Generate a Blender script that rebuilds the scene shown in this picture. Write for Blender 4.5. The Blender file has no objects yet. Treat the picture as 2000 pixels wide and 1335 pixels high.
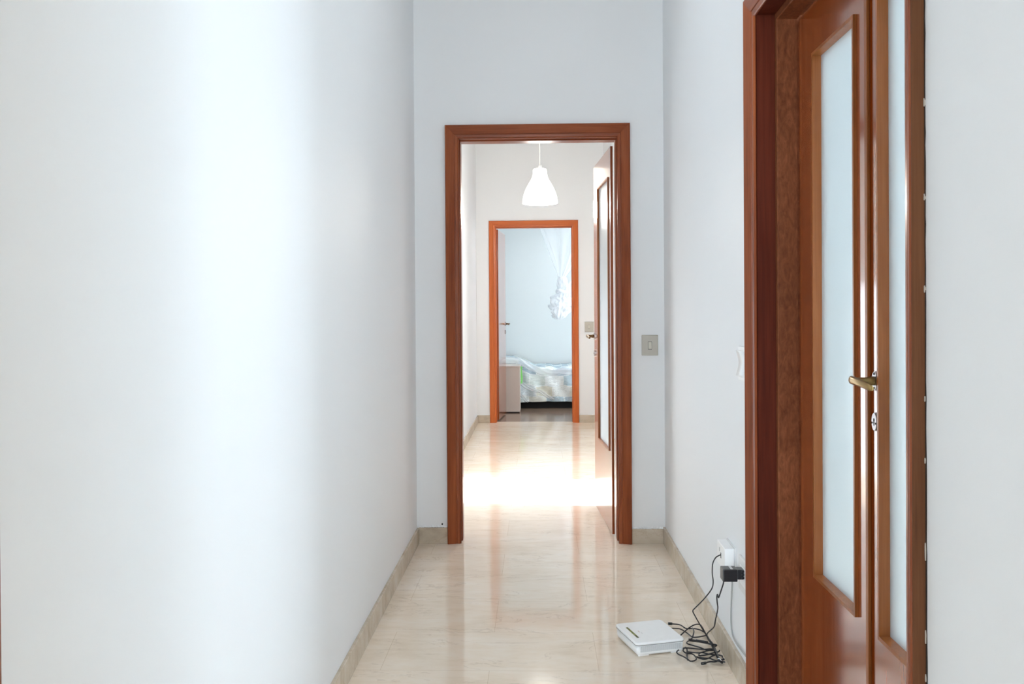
P_BACK, P_SIDE, P_BED, P_SUN, P_LAMP, P_SKY, EXPO, P_SLANT, P_SOFT, P_LEFT, P_CEIL, P_LEFTW = 72, 250, 49, 26, 64, 1.2, 0.0, 24, 27, 17.5, 3, 95
import bpy, bmesh, math, random
from mathutils import Vector, Matrix
random.seed(11)
SC = bpy.context.scene
COL = SC.collection

# ------------------------------------------------------------------ helpers
class MB:
    """collects shapes for ONE mesh object"""
    def __init__(self):
        self.bm = bmesh.new()
        self.mi = 0
        self.smooth = False
    def face(self, vs):
        try:
            f = self.bm.faces.new(vs)
            f.material_index = self.mi
            f.smooth = self.smooth
            return f
        except ValueError:
            return None
    def v(self, p):
        return self.bm.verts.new(p)
    def box(self, x0, x1, y0, y1, z0, z1, fn=None):
        c = [(x0, y0, z0), (x1, y0, z0), (x1, y1, z0), (x0, y1, z0), (x0, y0, z1), (x1, y0, z1), (x1, y1, z1), (x0, y1, z1)]
        vs = [self.v(fn(*p) if fn else p) for p in c]
        for q in ((0, 3, 2, 1), (4, 5, 6, 7), (0, 1, 5, 4), (1, 2, 6, 5), (2, 3, 7, 6), (3, 0, 4, 7)):
            self.face([vs[i] for i in q])
        return vs
    def ring(self, o, i, n0, n1, fn):
        """rectangular ring; o, i = (a0, a1, z0, z1); between normals n0 and n1"""
        def rect(r, n):
            return [self.v(fn(a, n, z)) for a, z in ((r[0], r[2]), (r[1], r[2]), (r[1], r[3]), (r[0], r[3]))]
        of, ob, jf, jb = rect(o, n0), rect(o, n1), rect(i, n0), rect(i, n1)
        for k in range(4):
            m = (k + 1) % 4
            self.face([of[k], of[m], jf[m], jf[k]])
            self.face([ob[m], ob[k], jb[k], jb[m]])
            self.face([of[m], of[k], ob[k], ob[m]])
            self.face([jf[k], jf[m], jb[m], jb[k]])
    def sweep_u(self, prof, aL, aR, H, fn, mats=(0, 1), z0=0.0):
        """mitred U-shaped frame; prof = [(inset, n)...] closed polygon"""
        rings = []
        for (kind) in range(4):
            r = []
            for u, n in prof:
                a, z = ((aL + u, z0), (aL + u, H - u), (aR - u, H - u), (aR - u, z0))[kind]
                r.append(fn(a, n, z))
            rings.append(r)
        N = len(prof)
        for s in range(3):
            self.mi = mats[1] if s == 1 else mats[0]
            A = [self.v(p) for p in rings[s]]
            B = [self.v(p) for p in rings[s + 1]]
            for k in range(N):
                m = (k + 1) % N
                self.face([A[k], A[m], B[m], B[k]])
            if s == 0: self.face(A[::-1])
            if s == 2: self.face(B)
        self.mi = 0
    def tube(self, pts, rad, seg=8, caps=True, flat=None):
        """tube along pts; rad number or list; flat = list of squash factors"""
        P = [Vector(p) for p in pts]
        n = len(P)
        R = rad if isinstance(rad, (list, tuple)) else [rad] * n
        up = Vector((0, 0, 1))
        rings = []
        prevn = None
        for i in range(n):
            t = (P[min(i + 1, n - 1)] - P[max(i - 1, 0)])
            if t.length < 1e-9: t = Vector((0, 0, 1))
            t.normalize()
            if prevn is None:
                a = up if abs(t.z) < .9 else Vector((1, 0, 0))
                nn = (a - t * a.dot(t)).normalized()
            else:
                nn = prevn - t * prevn.dot(t)
                nn = nn.normalized() if nn.length > 1e-6 else prevn
            prevn = nn
            b = t.cross(nn)
            fl = flat[i] if flat else 1.0
            rings.append([self.v(P[i] + nn * (math.cos(2 * math.pi * k / seg) * R[i]) + b * (math.sin(2 * math.pi * k / seg) * R[i] * fl)) for k in range(seg)])
        s0 = self.smooth
        self.smooth = True
        for i in range(n - 1):
            for k in range(seg):
                m = (k + 1) % seg
                self.face([rings[i][k], rings[i][m], rings[i + 1][m], rings[i + 1][k]])
        self.smooth = s0
        if caps:
            self.face(rings[0][::-1]); self.face(rings[-1])
    def disc(self, fn, ra, rz, n0, n1, seg=28, ca=0, cz=0, taper=1.0):
        """oval plate in (a, z) between n0 and n1"""
        A, B = [], []
        for k in range(seg):
            c, s = math.cos(2 * math.pi * k / seg), math.sin(2 * math.pi * k / seg)
            A.append(self.v(fn(ca + c * ra, n0, cz + s * rz)))
            B.append(self.v(fn(ca + c * ra * taper, n1, cz + s * rz * taper)))
        for k in range(seg):
            m = (k + 1) % seg
            self.face([A[k], A[m], B[m], B[k]])
        self.face(A[::-1]); self.face(B)
    def lathe(self, prof, cx, cy, seg=48, close=False):
        rings = [[self.v((cx + r * math.cos(2 * math.pi * k / seg), cy + r * math.sin(2 * math.pi * k / seg), z)) for k in range(seg)] for r, z in prof]
        s0 = self.smooth; self.smooth = True
        for i in range(len(rings) - 1):
            for k in range(seg):
                m = (k + 1) % seg
                self.face([rings[i][k], rings[i][m], rings[i + 1][m], rings[i + 1][k]])
        self.smooth = s0
    def build(self, name, mats, parent=None, bevel=0.0, base=None, normals=True, smooth_angle=None):
        if normals:
            bmesh.ops.recalc_face_normals(self.bm, faces=self.bm.faces[:])
        if bevel > 0:
            es = [e for e in self.bm.edges if len(e.link_faces) == 2 and e.calc_face_angle(0) > .6]
            bmesh.ops.bevel(self.bm, geom=es, offset=bevel, segments=2, profile=.6, affect='EDGES', clamp_overlap=True)
        off = Vector(base) if base is not None else None
        if parent is not None:
            off = Vector(parent['_base'])
        if off is not None:
            for vv in self.bm.verts: vv.co -= off
        me = bpy.data.meshes.new(name)
        self.bm.to_mesh(me); self.bm.free()
        for m in (mats if isinstance(mats, (list, tuple)) else [mats]):
            me.materials.append(m)
        o = bpy.data.objects.new(name, me)
        COL.objects.link(o)
        if parent is not None:
            o.parent = parent
            o['_base'] = list(parent['_base'])
        else:
            b = base if base is not None else (0, 0, 0)
            o.location = b
            o['_base'] = list(b)
        return o

def tag(o, label, cat, group=None, kind=None):
    o['label'] = label; o['category'] = cat
    if group: o['group'] = group
    if kind: o['kind'] = kind
    return o
def root(name, loc, label, cat, group=None, kind=None):
    o = bpy.data.objects.new(name, None)
    COL.objects.link(o)
    o.location = loc; o['_base'] = list(loc); o.empty_display_size = .1
    return tag(o, label, cat, group, kind)
def smooth_path(pts, sub=5):
    P = [Vector(p) for p in pts]
    out = []
    for i in range(len(P) - 1):
        p0, p1, p2, p3 = P[max(i - 1, 0)], P[i], P[i + 1], P[min(i + 2, len(P) - 1)]
        for k in range(sub):
            t = k / sub
            out.append(.5 * ((2 * p1) + (p2 - p0) * t + (2 * p0 - 5 * p1 + 4 * p2 - p3) * t * t + (3 * p1 - p0 - 3 * p2 + p3) * t ** 3))
    out.append(P[-1])
    return out
def sstep(a, b, x):
    t = min(1, max(0, (x - a) / (b - a)))
    return t * t * (3 - 2 * t)

# ------------------------------------------------------------------ materials
class NT:
    def __init__(self, name):
        self.m = bpy.data.materials.new(name)
        self.m.use_nodes = True
        self.t = self.m.node_tree
        self.t.nodes.clear()
        self.out = self.n('ShaderNodeOutputMaterial')
    def n(self, kind, **kw):
        nd = self.t.nodes.new(kind)
        for k, val in kw.items():
            if k.startswith('i_'):
                key = k[2:]
                key = int(key) if key.isdigit() else key.replace('_', ' ')
                nd.inputs[key].default_value = val
            else:
                setattr(nd, k, val)
        return nd
    def l(self, a, b):
        self.t.links.new(a, b)
    def coords(self, scale=(1, 1, 1), rot=(0, 0, 0), kind='Object'):
        tc = self.n('ShaderNodeTexCoord')
        mp = self.n('ShaderNodeMapping')
        mp.inputs['Scale'].default_value = scale
        mp.inputs['Rotation'].default_value = rot
        self.l(tc.outputs[kind], mp.inputs['Vector'])
        return mp.outputs['Vector']
    def noise(self, vec, scale=1, detail=4, rough=.55, dist=0):
        nd = self.n('ShaderNodeTexNoise')
        nd.inputs['Scale'].default_value = scale; nd.inputs['Detail'].default_value = detail
        nd.inputs['Roughness'].default_value = rough; nd.inputs['Distortion'].default_value = dist
        self.l(vec, nd.inputs['Vector'])
        return nd.outputs['Fac']
    def ramp(self, fac, stops):
        r = self.n('ShaderNodeValToRGB')
        e = r.color_ramp.elements
        while len(e) > 1: e.remove(e[0])
        e[0].position = stops[0][0]; e[0].color = (*stops[0][1], 1)
        for p, c in stops[1:]:
            q = e.new(p); q.color = (*c, 1)
        self.l(fac, r.inputs['Fac'])
        return r.outputs['Color']
    def mix(self, a, b, fac, mode='MIX'):
        m = self.n('ShaderNodeMix', data_type='RGBA', blend_type=mode)
        for sock, val in ((m.inputs['Factor'], fac), (m.inputs[6], a), (m.inputs[7], b)):
            if hasattr(val, 'is_output'): self.l(val, sock)
            elif isinstance(val, (int, float)): sock.default_value = val
            else: sock.default_value = (*val, 1) if len(val) == 3 else val
        return m.outputs[2]
    def math(self, op, a, b=None):
        m = self.n('ShaderNodeMath', operation=op)
        for k, val in enumerate((a, b)):
            if val is None: continue
            if hasattr(val, 'is_output'): self.l(val, m.inputs[k])
            else: m.inputs[k].default_value = val
        return m.outputs[0]
    def bump(self, h, strength=.1, dist=.01):
        b = self.n('ShaderNodeBump')
        b.inputs['Strength'].default_value = strength; b.inputs['Distance'].default_value = dist
        self.l(h, b.inputs['Height'])
        return b.outputs['Normal']
    def principled(self, color, rough=.5, metal=0, normal=None, **kw):
        p = self.n('ShaderNodeBsdfPrincipled')
        if hasattr(color, 'is_output'): self.l(color, p.inputs['Base Color'])
        else: p.inputs['Base Color'].default_value = (*color, 1)
        if hasattr(rough, 'is_output'): self.l(rough, p.inputs['Roughness'])
        else: p.inputs['Roughness'].default_value = rough
        p.inputs['Metallic'].default_value = metal
        if normal is not None: self.l(normal, p.inputs['Normal'])
        for k, val in kw.items(): p.inputs[k.replace('_', ' ')].default_value = val
        self.l(p.outputs[0], self.out.inputs['Surface'])
        return p

def wall_paint(name, col):
    t = NT(name)
    v = t.coords()
    n1 = t.noise(v, 1.3, 3)
    n2 = t.noise(v, 90, 3)
    c = t.mix(tuple(x * .975 for x in col), col, n1)
    t.principled(c, .62, normal=t.bump(n2, .06, .002))
    return t.m
def plain(name, col, rough=.5, metal=0, **kw):
    t = NT(name)
    n = t.noise(t.coords(), 40, 3)
    c = t.mix(tuple(x * .93 for x in col), col, n)
    t.principled(c, rough, metal, **kw)
    return t.m
def wood(name, axis, dark, mid, light, rough=.3, fine=170, coat=.05, fig=1.0, spec=.2):
    """varnished mahogany; axis = grain direction"""
    t = NT(name)
    lo, hi = 1.6, 26.0
    sc = [hi, hi, hi]; sc['xyz'.index(axis)] = lo
    v = t.coords(tuple(sc))
    n1 = t.noise(v, 1.0, 5, .6, .6)
    sc2 = [fine, fine, fine]; sc2['xyz'.index(axis)] = 5
    n2 = t.noise(t.coords(tuple(sc2)), 1.0, 3, .6)
    sc3 = [5, 5, 5]; sc3['xyz'.index(axis)] = .7
    n3 = t.noise(t.coords(tuple(sc3)), 1.0, 2, .5, 1.2)
    f = t.math('ADD', t.math('MULTIPLY', n1, .6 * fig), t.math('ADD', t.math('MULTIPLY', n2, .28), t.math('MULTIPLY', n3, .3)))
    c = t.ramp(f, [(.38, dark), (.56, mid), (.78, light)])
    p = t.principled(c, rough, normal=t.bump(n2, .07, .001))
    p.inputs['Specular IOR Level'].default_value = spec
    p.inputs['Coat Weight'].default_value = coat
    p.inputs['Coat Roughness'].default_value = .12
    return t.m

M = {}
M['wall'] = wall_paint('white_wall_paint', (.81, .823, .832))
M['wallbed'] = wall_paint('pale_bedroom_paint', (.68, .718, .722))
M['ceil'] = wall_paint('ceiling_paint', (.84, .84, .84))
D, Mi, L = (.13, .026, .008), (.225, .052, .016), (.33, .090, .030)

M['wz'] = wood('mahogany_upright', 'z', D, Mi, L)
M['wx'] = wood('mahogany_crosswise', 'x', D, Mi, L)
M['wy'] = wood('mahogany_lengthwise', 'y', D, Mi, L)
M['leaf'] = wood('mahogany_veneer', 'z', (.18, .034, .006), (.26, .054, .009), (.35, .085, .018), .26, 60, .9, 1.0, .35)
M['bead'] = wood('mahogany_bead', 'z', (.19, .055, .012), (.28, .088, .022), (.38, .135, .042), .35, 220, .08, 1.0, .3)
M['raw'] = wood('matt_wood_edge', 'z', (.07, .024, .008), (.115, .042, .015), (.17, .068, .028), .6, 260, 0)
D2, M2, L2 = (.36, .075, .017), (.47, .108, .025), (.56, .15, .042)  # same mahogany made orange: the pendant lamp's glow is put into the colour
M['wdk'] = wood('shaded_mahogany', 'z', (.055, .011, .006), (.085, .017, .009), (.13, .028, .014), .5, 170, .0, 1.0, .06)  # darker mahogany copy with the door recess's shade in its colour
M['wz2'] = wood('lamplit_mahogany_upright', 'z', D2, M2, L2)
M['wx2'] = wood('lamplit_mahogany_crosswise', 'x', D2, M2, L2)

def mottled():
    t = NT('mottled_burl_wood')
    v = t.coords((38, 38, 14))
    n1 = t.noise(v, 1.0, 6, .65, 2.2)
    n2 = t.noise(t.coords((200, 200, 60)), 1, 2)
    n3 = t.noise(t.coords((5, 5, 2.2)), 1, 3, .5, .8)
    f = t.math('ADD', t.math('MULTIPLY', n1, .6), t.math('ADD', t.math('MULTIPLY', n2, .25), t.math('MULTIPLY', n3, .3)))
    c = t.ramp(f, [(.40, (.11, .030, .010)), (.58, (.19, .058, .021)), (.76, (.28, .095, .04))])
    p = t.principled(c, .5, normal=t.bump(n1, .1, .001)); p.inputs['Specular IOR Level'].default_value = .2
    return t.m
M['burl'] = mottled()

def marble(name, joints=True, base=(.85, .735, .60), dark=(.78, .655, .51), light=(.88, .79, .68), rough=.075):
    t = NT(name)
    tc = t.n('ShaderNodeTexCoord')
    obj = tc.outputs['Object']
    mp = t.n('ShaderNodeMapping'); mp.inputs['Scale'].default_value = (1.2, 3.2, 2); mp.inputs['Rotation'].default_value = (0, 0, .15)
    t.l(obj, mp.inputs['Vector'])
    v = mp.outputs['Vector']
    n1 = t.noise(v, 1.6, 6, .6, .9)
    n2 = t.noise(v, 9, 5, .6, .4)
    f = t.math('ADD', t.math('MULTIPLY', n1, .65), t.math('MULTIPLY', n2, .4))
    c = t.ramp(f, [(.36, dark), (.52, base), (.68, light)])
    # thin wandering veins
    nv = t.noise(v, 2.3, 8, .62, 1.2)
    vein = t.math('ABSOLUTE', t.math('SUBTRACT', nv, .5))
    vm = t.math('SUBTRACT', 1.0, t.math('MULTIPLY', vein, 70))
    vm = t.math('MAXIMUM', vm, 0.0)
    brk = t.noise(v, 3.1, 2)
    vm = t.math('MULTIPLY', vm, t.math('MULTIPLY', t.math('MAXIMUM', t.math('SUBTRACT', brk, .47), 0.0), 5.0))
    vm = t.math('MINIMUM', vm, .20)
    c = t.mix(c, (.33, .22, .13), vm)
    rv = None
    if joints:
        br = t.n('ShaderNodeTexBrick')
        mb = t.n('ShaderNodeMapping'); mb.inputs['Location'].default_value = (.17, -.118 + .37 * 0, 0)
        t.l(obj, mb.inputs['Vector']); t.l(mb.outputs['Vector'], br.inputs['Vector'])
        br.inputs['Scale'].default_value = 1.0
        br.inputs['Brick Width'].default_value = .74; br.inputs['Row Height'].default_value = .366
        br.inputs['Mortar Size'].default_value = .0008; br.inputs['Mortar Smooth'].default_value = .3
        br.inputs['Color1'].default_value = (1, 1, 1, 1); br.inputs['Color2'].default_value = (.95, .945, .935, 1)
        br.inputs['Mortar'].default_value = (.74, .68, .60, 1)
        c = t.mix(c, br.outputs['Color'], 1.0, 'MULTIPLY')
    n3 = t.noise(obj, 2.2, 3)
    n4 = t.noise(obj, 60, 3)
    rr = t.math('ADD', rough - .02, t.math('MULTIPLY', n4, .045))
    p = t.principled(c, rr, normal=t.bump(n3, .02, .01))
    p.inputs['IOR'].default_value = 1.55
    return t.m
M['floor'] = marble('polished_beige_marble')
M['base'] = marble('beige_marble_skirting', False, (.52, .44, .34), (.40, .33, .245), (.58, .51, .42), .25)

def parquet():
    t = NT('brown_parquet')
    tc = t.n('ShaderNodeTexCoord')
    br = t.n('ShaderNodeTexBrick')
    t.l(tc.outputs['Object'], br.inputs['Vector'])
    br.inputs['Scale'].default_value = 1; br.inputs['Brick Width'].default_value = .32; br.inputs['Row Height'].default_value = .06
    br.inputs['Mortar Size'].default_value = .001
    br.inputs['Color1'].default_value = (.32, .22, .16, 1); br.inputs['Color2'].default_value = (.22, .155, .115, 1); br.inputs['Mortar'].default_value = (.05, .03, .02, 1)
    n = t.noise(t.coords((4, 60, 10)), 1, 4)
    c = t.mix(br.outputs['Color'], t.mix(br.outputs['Color'], (.5, .45, .4), n, 'MULTIPLY'), .4)
    t.principled(c, .16)
    return t.m
M['parquet'] = parquet()

def frosted(name, transp=.3, tint=(.87, .94, .97)):
    t = NT(name)
    n = t.noise(t.coords((240, 240, 240)), 1, 3)
    nb = t.bump(n, .25, .002)
    tr = t.n('ShaderNodeBsdfTranslucent'); tr.inputs['Color'].default_value = (*tint, 1); t.l(nb, tr.inputs['Normal'])
    df = t.n('ShaderNodeBsdfDiffuse'); df.inputs['Color'].default_value = (*tint, 1); t.l(nb, df.inputs['Normal'])
    tp = t.n('ShaderNodeBsdfRefraction'); tp.inputs['Color'].default_value = (*tint, 1); tp.inputs['Roughness'].default_value = .11; tp.inputs['IOR'].default_value = 1.2
    gl = t.n('ShaderNodeBsdfGlossy'); gl.inputs['Roughness'].default_value = .3; t.l(nb, gl.inputs['Normal'])
    a = t.n('ShaderNodeMixShader'); a.inputs[0].default_value = .35
    t.l(tr.outputs[0], a.inputs[1]); t.l(df.outputs[0], a.inputs[2])
    b = t.n('ShaderNodeMixShader'); b.inputs[0].default_value = transp
    t.l(a.outputs[0], b.inputs[1]); t.l(tp.outputs[0], b.inputs[2])
    fr = t.n('ShaderNodeFresnel'); fr.inputs['IOR'].default_value = 1.4
    c = t.n('ShaderNodeMixShader'); t.l(fr.outputs[0], c.inputs[0])
    t.l(b.outputs[0], c.inputs[1]); t.l(gl.outputs[0], c.inputs[2])
    t.l(c.outputs[0], t.out.inputs['Surface'])
    return t.m
M['glass'] = frosted('frosted_glass', .58)
M['glass2'] = frosted('reeded_window_glass', .3)

def voile(name, transp=.45, col=(.93, .95, .97)):
    t = NT(name)
    n = t.noise(t.coords((700, 700, 700)), 1, 2)
    tr = t.n('ShaderNodeBsdfTranslucent'); tr.inputs['Color'].default_value = (*col, 1)
    df = t.n('ShaderNodeBsdfDiffuse'); df.inputs['Color'].default_value = (*col, 1)
    tp = t.n('ShaderNodeBsdfTransparent')
    a = t.n('ShaderNodeMixShader'); a.inputs[0].default_value = .5
    t.l(tr.outputs[0], a.inputs[1]); t.l(df.outputs[0], a.inputs[2])
    b = t.n('ShaderNodeMixShader')
    t.l(t.math('ADD', t.math('MULTIPLY', n, .2), transp - .1), b.inputs[0])
    t.l(a.outputs[0], b.inputs[1]); t.l(tp.outputs[0], b.inputs[2])
    t.l(b.outputs[0], t.out.inputs['Surface'])
    return t.m
M['net'] = voile('white_tulle', .66)
M['voile'] = voile('white_voile', .10)
M['dimpane'] = voile('sun_dimming_pane', .05, (.32, .35, .40))  # unseen pane, greyed to weaken the second sun patch

M['plate'] = plain('ivory_switch_plate', (.50, .47, .41), .45)
M['rocker'] = plain('pale_ivory_rocker', (.62, .59, .51), .35)
M['whitepl'] = plain('white_plastic', (.88, .89, .89), .35)
M['greypl'] = plain('light_grey_plastic', (.74, .745, .735), .4)
M['black'] = plain('black_plastic', (.012, .013, .016), .32)
M['cable'] = plain('black_cable_rubber', (.014, .014, .017), .45)
M['greyc'] = plain('grey_cable_sheath', (.36, .37, .36), .5)
M['brass'] = plain('aged_brass', (.40, .27, .11), .28, 1.0)
M['bronze'] = plain('dark_bronze', (.16, .10, .05), .35, 1.0)
M['chrome'] = plain('dull_steel', (.46, .45, .46), .3, 1.0)
M['dark'] = plain('dark_slot', (.012, .01, .01), .7)
M['gap'] = plain('shadowed_gap', (.03, .022, .018), .9)
M['chip'] = plain('chipped_plaster', (.50, .45, .39), .9)
M['cabinet'] = plain('beige_laminate', (.58, .52, .47), .5)
M['bedshade'] = plain('underbed_shade', (.006, .006, .007), .9)  # shade under the bed put into the colour
M['green'] = plain('bright_green_cloth', (.26, .72, .20), .7)
M['mattress'] = plain('mattress_cloth', (.78, .78, .76), .8)
M['cord'] = plain('white_lamp_cord', (.82, .80, .74), .5)
M['label'] = plain('silver_label', (.62, .63, .64), .4)

def shade_mat():
    t = NT('lit_white_lampshade')
    p = t.principled((.9, .88, .84), .4)
    p.inputs['Emission Color'].default_value = (1, .93, .80, 1)
    p.inputs['Emission Strength'].default_value = 3.2
    return t.m
M['shade'] = shade_mat()

def dome_mat():
    t = NT('fill_lamp_dome')
    p = t.principled((.9, .9, .9), .4)
    p.inputs['Emission Color'].default_value = (.9, .96, 1.0, 1); p.inputs['Emission Strength'].default_value = .05 * P_CEIL
    return t.m
M['dome'] = dome_mat()

def vent_mat():
    t = NT('perforated_white_plastic')
    tc = t.n('ShaderNodeTexCoord')
    sx = t.n('ShaderNodeSeparateXYZ'); t.l(tc.outputs['Generated'], sx.inputs[0])
    k = t.math('MULTIPLY', sx.outputs[0], 60)
    m = t.math('MULTIPLY', sx.outputs[2], 12)
    a = t.math('SINE', t.math('MULTIPLY', t.math('ADD', k, m), 3.14159))
    b = t.math('SINE', t.math('MULTIPLY', t.math('SUBTRACT', k, m), 3.14159))
    d = t.math('GREATER_THAN', t.math('MULTIPLY', a, b), .18)
    c = t.mix((.72, .73, .73), (.22, .23, .24), d)
    t.principled(c, .5)
    return t.m
M['vent'] = vent_mat()

def lcd_mat():
    t = NT('olive_indicator_strip')
    n = t.noise(t.coords((160, 160, 160)), 1, 2)
    c = t.ramp(n, [(.40, (.02, .022, .012)), (.5, (.13, .15, .03)), (.62, (.30, .34, .06))])
    t.principled(c, .25)
    return t.m
M['lcd'] = lcd_mat()

def quilt():
    t = NT('patchwork_bedspread_cloth')
    tc = t.n('ShaderNodeTexCoord')
    dn = t.n('ShaderNodeTexNoise'); dn.inputs['Scale'].default_value = 5; t.l(tc.outputs['UV'], dn.inputs['Vector'])
    uvd = t.n('ShaderNodeVectorMath', operation='MULTIPLY_ADD')
    t.l(dn.outputs['Color'], uvd.inputs[0]); uvd.inputs[1].default_value = (.05, .05, 0); t.l(tc.outputs['UV'], uvd.inputs[2])
    br = t.n('ShaderNodeTexBrick')
    t.l(uvd.outputs[0], br.inputs['Vector'])
    br.offset = .4
    br.inputs['Scale'].default_value = 1; br.inputs['Brick Width'].default_value = .21; br.inputs['Row Height'].default_value = .145
    br.inputs['Mortar Size'].default_value = .008; br.inputs['Mortar Smooth'].default_value = .8
    br.inputs['Color1'].default_value = (0, 0, 0, 1); br.inputs['Color2'].default_value = (1, 1, 1, 1); br.inputs['Mortar'].default_value = (.38, .38, .38, 1)
    sep = t.n('ShaderNodeSeparateXYZ'); t.l(br.outputs['Color'], sep.inputs[0])
    c = t.ramp(sep.outputs[0], [(0, (.10, .20, .30)), (.18, (.30, .46, .54)), (.3, (.66, .78, .72)), (.38, (.90, .95, .96)), (.5, (.72, .70, .54)), (.62, (.86, .93, .95)), (.8, (.34, .48, .58)), (1, (.10, .17, .26))])
    su = t.n('ShaderNodeSeparateXYZ'); t.l(tc.outputs['UV'], su.inputs[0])
    ck = t.math('MULTIPLY', t.math('SINE', t.math('MULTIPLY', su.outputs[0], 330)), t.math('SINE', t.math('MULTIPLY', su.outputs[1], 330)))
    ck = t.math('GREATER_THAN', ck, .1)
    c2 = t.mix(c, (.86, .90, .91), t.math('MULTIPLY', ck, .30))
    n = t.noise(t.coords((13, 13, 48)), 1, 6, .65, 1.0)
    c3 = t.mix(c2, t.ramp(n, [(.38, (.40, .47, .50)), (.52, (.90, .93, .94)), (.7, (.95, .98, .99))]), .25)
    t.principled(c3, .85, normal=t.bump(n, .7, .02))
    return t.m
M['quilt'] = quilt()
# ------------------------------------------------------------------ room shell
XL, XR, D1, DE = -.637, .657, 4.72, 4.85
H = 3.05
def shell(name, boxes, mat, label, cat):
    b = MB()
    for q in boxes: b.box(*q)
    return tag(b.build(name, mat), label, cat, kind='structure')

shell('floor', [(-3.9, 4.8, -3.8, 9.90, -.12, 0)], M['floor'], 'polished beige marble floor running down the hall', 'floor')
shell('floor_bedroom', [(-1.45, 1.75, 9.90, 12.5, -.12, -.002)], M['parquet'], 'brown parquet floor of the bedroom beyond the far doorway', 'floor')
shell('ceiling', [(-3.9, 4.8, -3.8, 4.85, H, H + .15)], M['ceil'], 'white ceiling over the near hall', 'ceiling')
shell('ceiling', [(-.81, .87, 4.85, 9.95, H, H + .15)], M['ceil'], 'white ceiling over the second hall', 'ceiling')
shell('ceiling', [(-1.45, 1.75, 9.95, 12.5, H, H + .15)], M['ceil'], 'ceiling of the far bedroom', 'ceiling')

shell('wall_left', [(-.767, XL, -3.6, -.1, 0, H), (-.767, XL, -.1, .95, 2.75, H), (-.767, XL, .95, D1, 0, H)], M['wall'], 'long white wall along the left of the near hall', 'wall')
shell('wall_right', [(XR, .857, -3.6, .12, 0, H), (XR, .857, .12, .95, 2.75, H), (XR, .857, .95, 1.585, 0, H), (XR, .857, 2.771, D1, 0, H), (XR, .857, 1.585, 2.771, 2.125, H)], M['wall'],
      'white wall on the right holding the glazed double door', 'wall')
shell('wall_front', [(-.81, -.448, D1, DE, 0, H), (.456, .87, D1, DE, 0, H), (-.448, .456, D1, DE, 2.153, H)], M['wall'],
      'white end wall around the nearer mahogany doorway', 'wall')
shell('wall_back', [(-.767, -.5, -3.73, -3.6, 0, H), (.5, .857, -3.73, -3.6, 0, H), (-.5, .5, -3.73, -3.6, 2.35, H), (-.5, .5, -3.73, -3.6, 0, .1)], M['wall'],
      'wall with an added tall fill window behind the camera', 'wall')
# second hall
shell('wall_left', [(-.79, -.66, DE, 9.82, 0, H)], M['wall'], 'bright white left wall of the second hall', 'wall')
shell('wall_right', [(.72, .87, DE, 5.57, 0, H), (.72, .87, 6.47, 7.15, 0, H), (.72, .87, 8.08, 9.82, 0, H), (.72, .87, 5.57, 6.47, 2.3, H), (.72, .87, 7.15, 8.08, 2.3, H)],
      M['wall'], 'right wall of the second hall with two assumed sunlit openings', 'wall')  # openings unseen, assumed where sun falls across the floor
shell('wall_front', [(-1.43, -.493, 9.82, 9.95, 0, H), (.416, 1.73, 9.82, 9.95, 0, H), (-.493, .416, 9.82, 9.95, 2.158, H)], M['wall'],
      'white far wall around the bedroom doorway', 'wall')
# bedroom
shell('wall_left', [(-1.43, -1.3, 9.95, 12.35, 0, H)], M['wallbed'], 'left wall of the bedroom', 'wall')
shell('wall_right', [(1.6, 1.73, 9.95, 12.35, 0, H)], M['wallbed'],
      'solid right wall of the bedroom behind the assumed window panel', 'wall')  # solid wall, no opening behind the assumed window panel
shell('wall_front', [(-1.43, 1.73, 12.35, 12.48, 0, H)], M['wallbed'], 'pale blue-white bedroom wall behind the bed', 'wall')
# side room behind the double door
shell('wall_side', [(4.6, 4.75, -.6, D1, 0, .7), (4.6, 4.75, -.6, D1, 2.4, H), (4.6, 4.75, -.6, 1.8, .7, 2.4), (4.6, 4.75, 4.0, D1, .7, 2.4), (.857, 4.75, -2.75, -2.6, 0, H), (4.6, 4.75, -2.6, -.6, 0, H),
                    (.87, 4.6, D1, DE, 0, H)], M['wall'], 'white walls of the side room behind the frosted double door', 'wall')

# side room on the left, beside and behind the camera
shell('wall_side', [(-3.9, -3.77, -3.73, 1.73, 0, H), (-3.77, -.767, -3.73, -3.6, 0, H), (-3.77, -.767, 1.6, 1.73, 0, H)], M['wall'], 'white walls of the side room left of the camera', 'wall')

# marble skirting, 8 cm
BH, BT = .082, .012
def skirt(name, x0, x1, y0, y1, h, label):
    b = MB(); b.box(x0, x1, y0, y1, 0, h)
    return tag(b.build(name, M['base'], bevel=.0015), label, 'baseboard', kind='structure')
skirt('baseboard_left', XL, XL + BT, 1.02, D1, BH, 'beige marble skirting along the left wall of the near hall')
skirt('baseboard_right', XR - BT, XR, 2.8, D1, BH + .004, 'beige marble skirting along the right wall past the double door')
skirt('baseboard_right', XR - BT, XR, 1.02, 1.553, BH, 'marble skirting along the right wall before the double door')
skirt('baseboard_front', XL + BT, -.4755, D1 - BT, D1, BH + .002, 'short beige marble skirting left of the nearer doorway')
skirt('baseboard_front', .484, XR - BT, D1 - BT, D1, BH - .005, 'short beige marble skirting right of the nearer doorway')
skirt('baseboard_left', -.66, -.66 + BT, DE, 9.82, BH, 'marble skirting along the left wall of the second hall')
skirt('baseboard_front', -.66 + BT, -.5225, 9.82 - BT, 9.82, BH, 'marble skirting left of the bedroom doorway')
skirt('baseboard_front', .4455, .72, 9.82 - BT, 9.82, BH, 'marble skirting right of the bedroom doorway')

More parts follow.
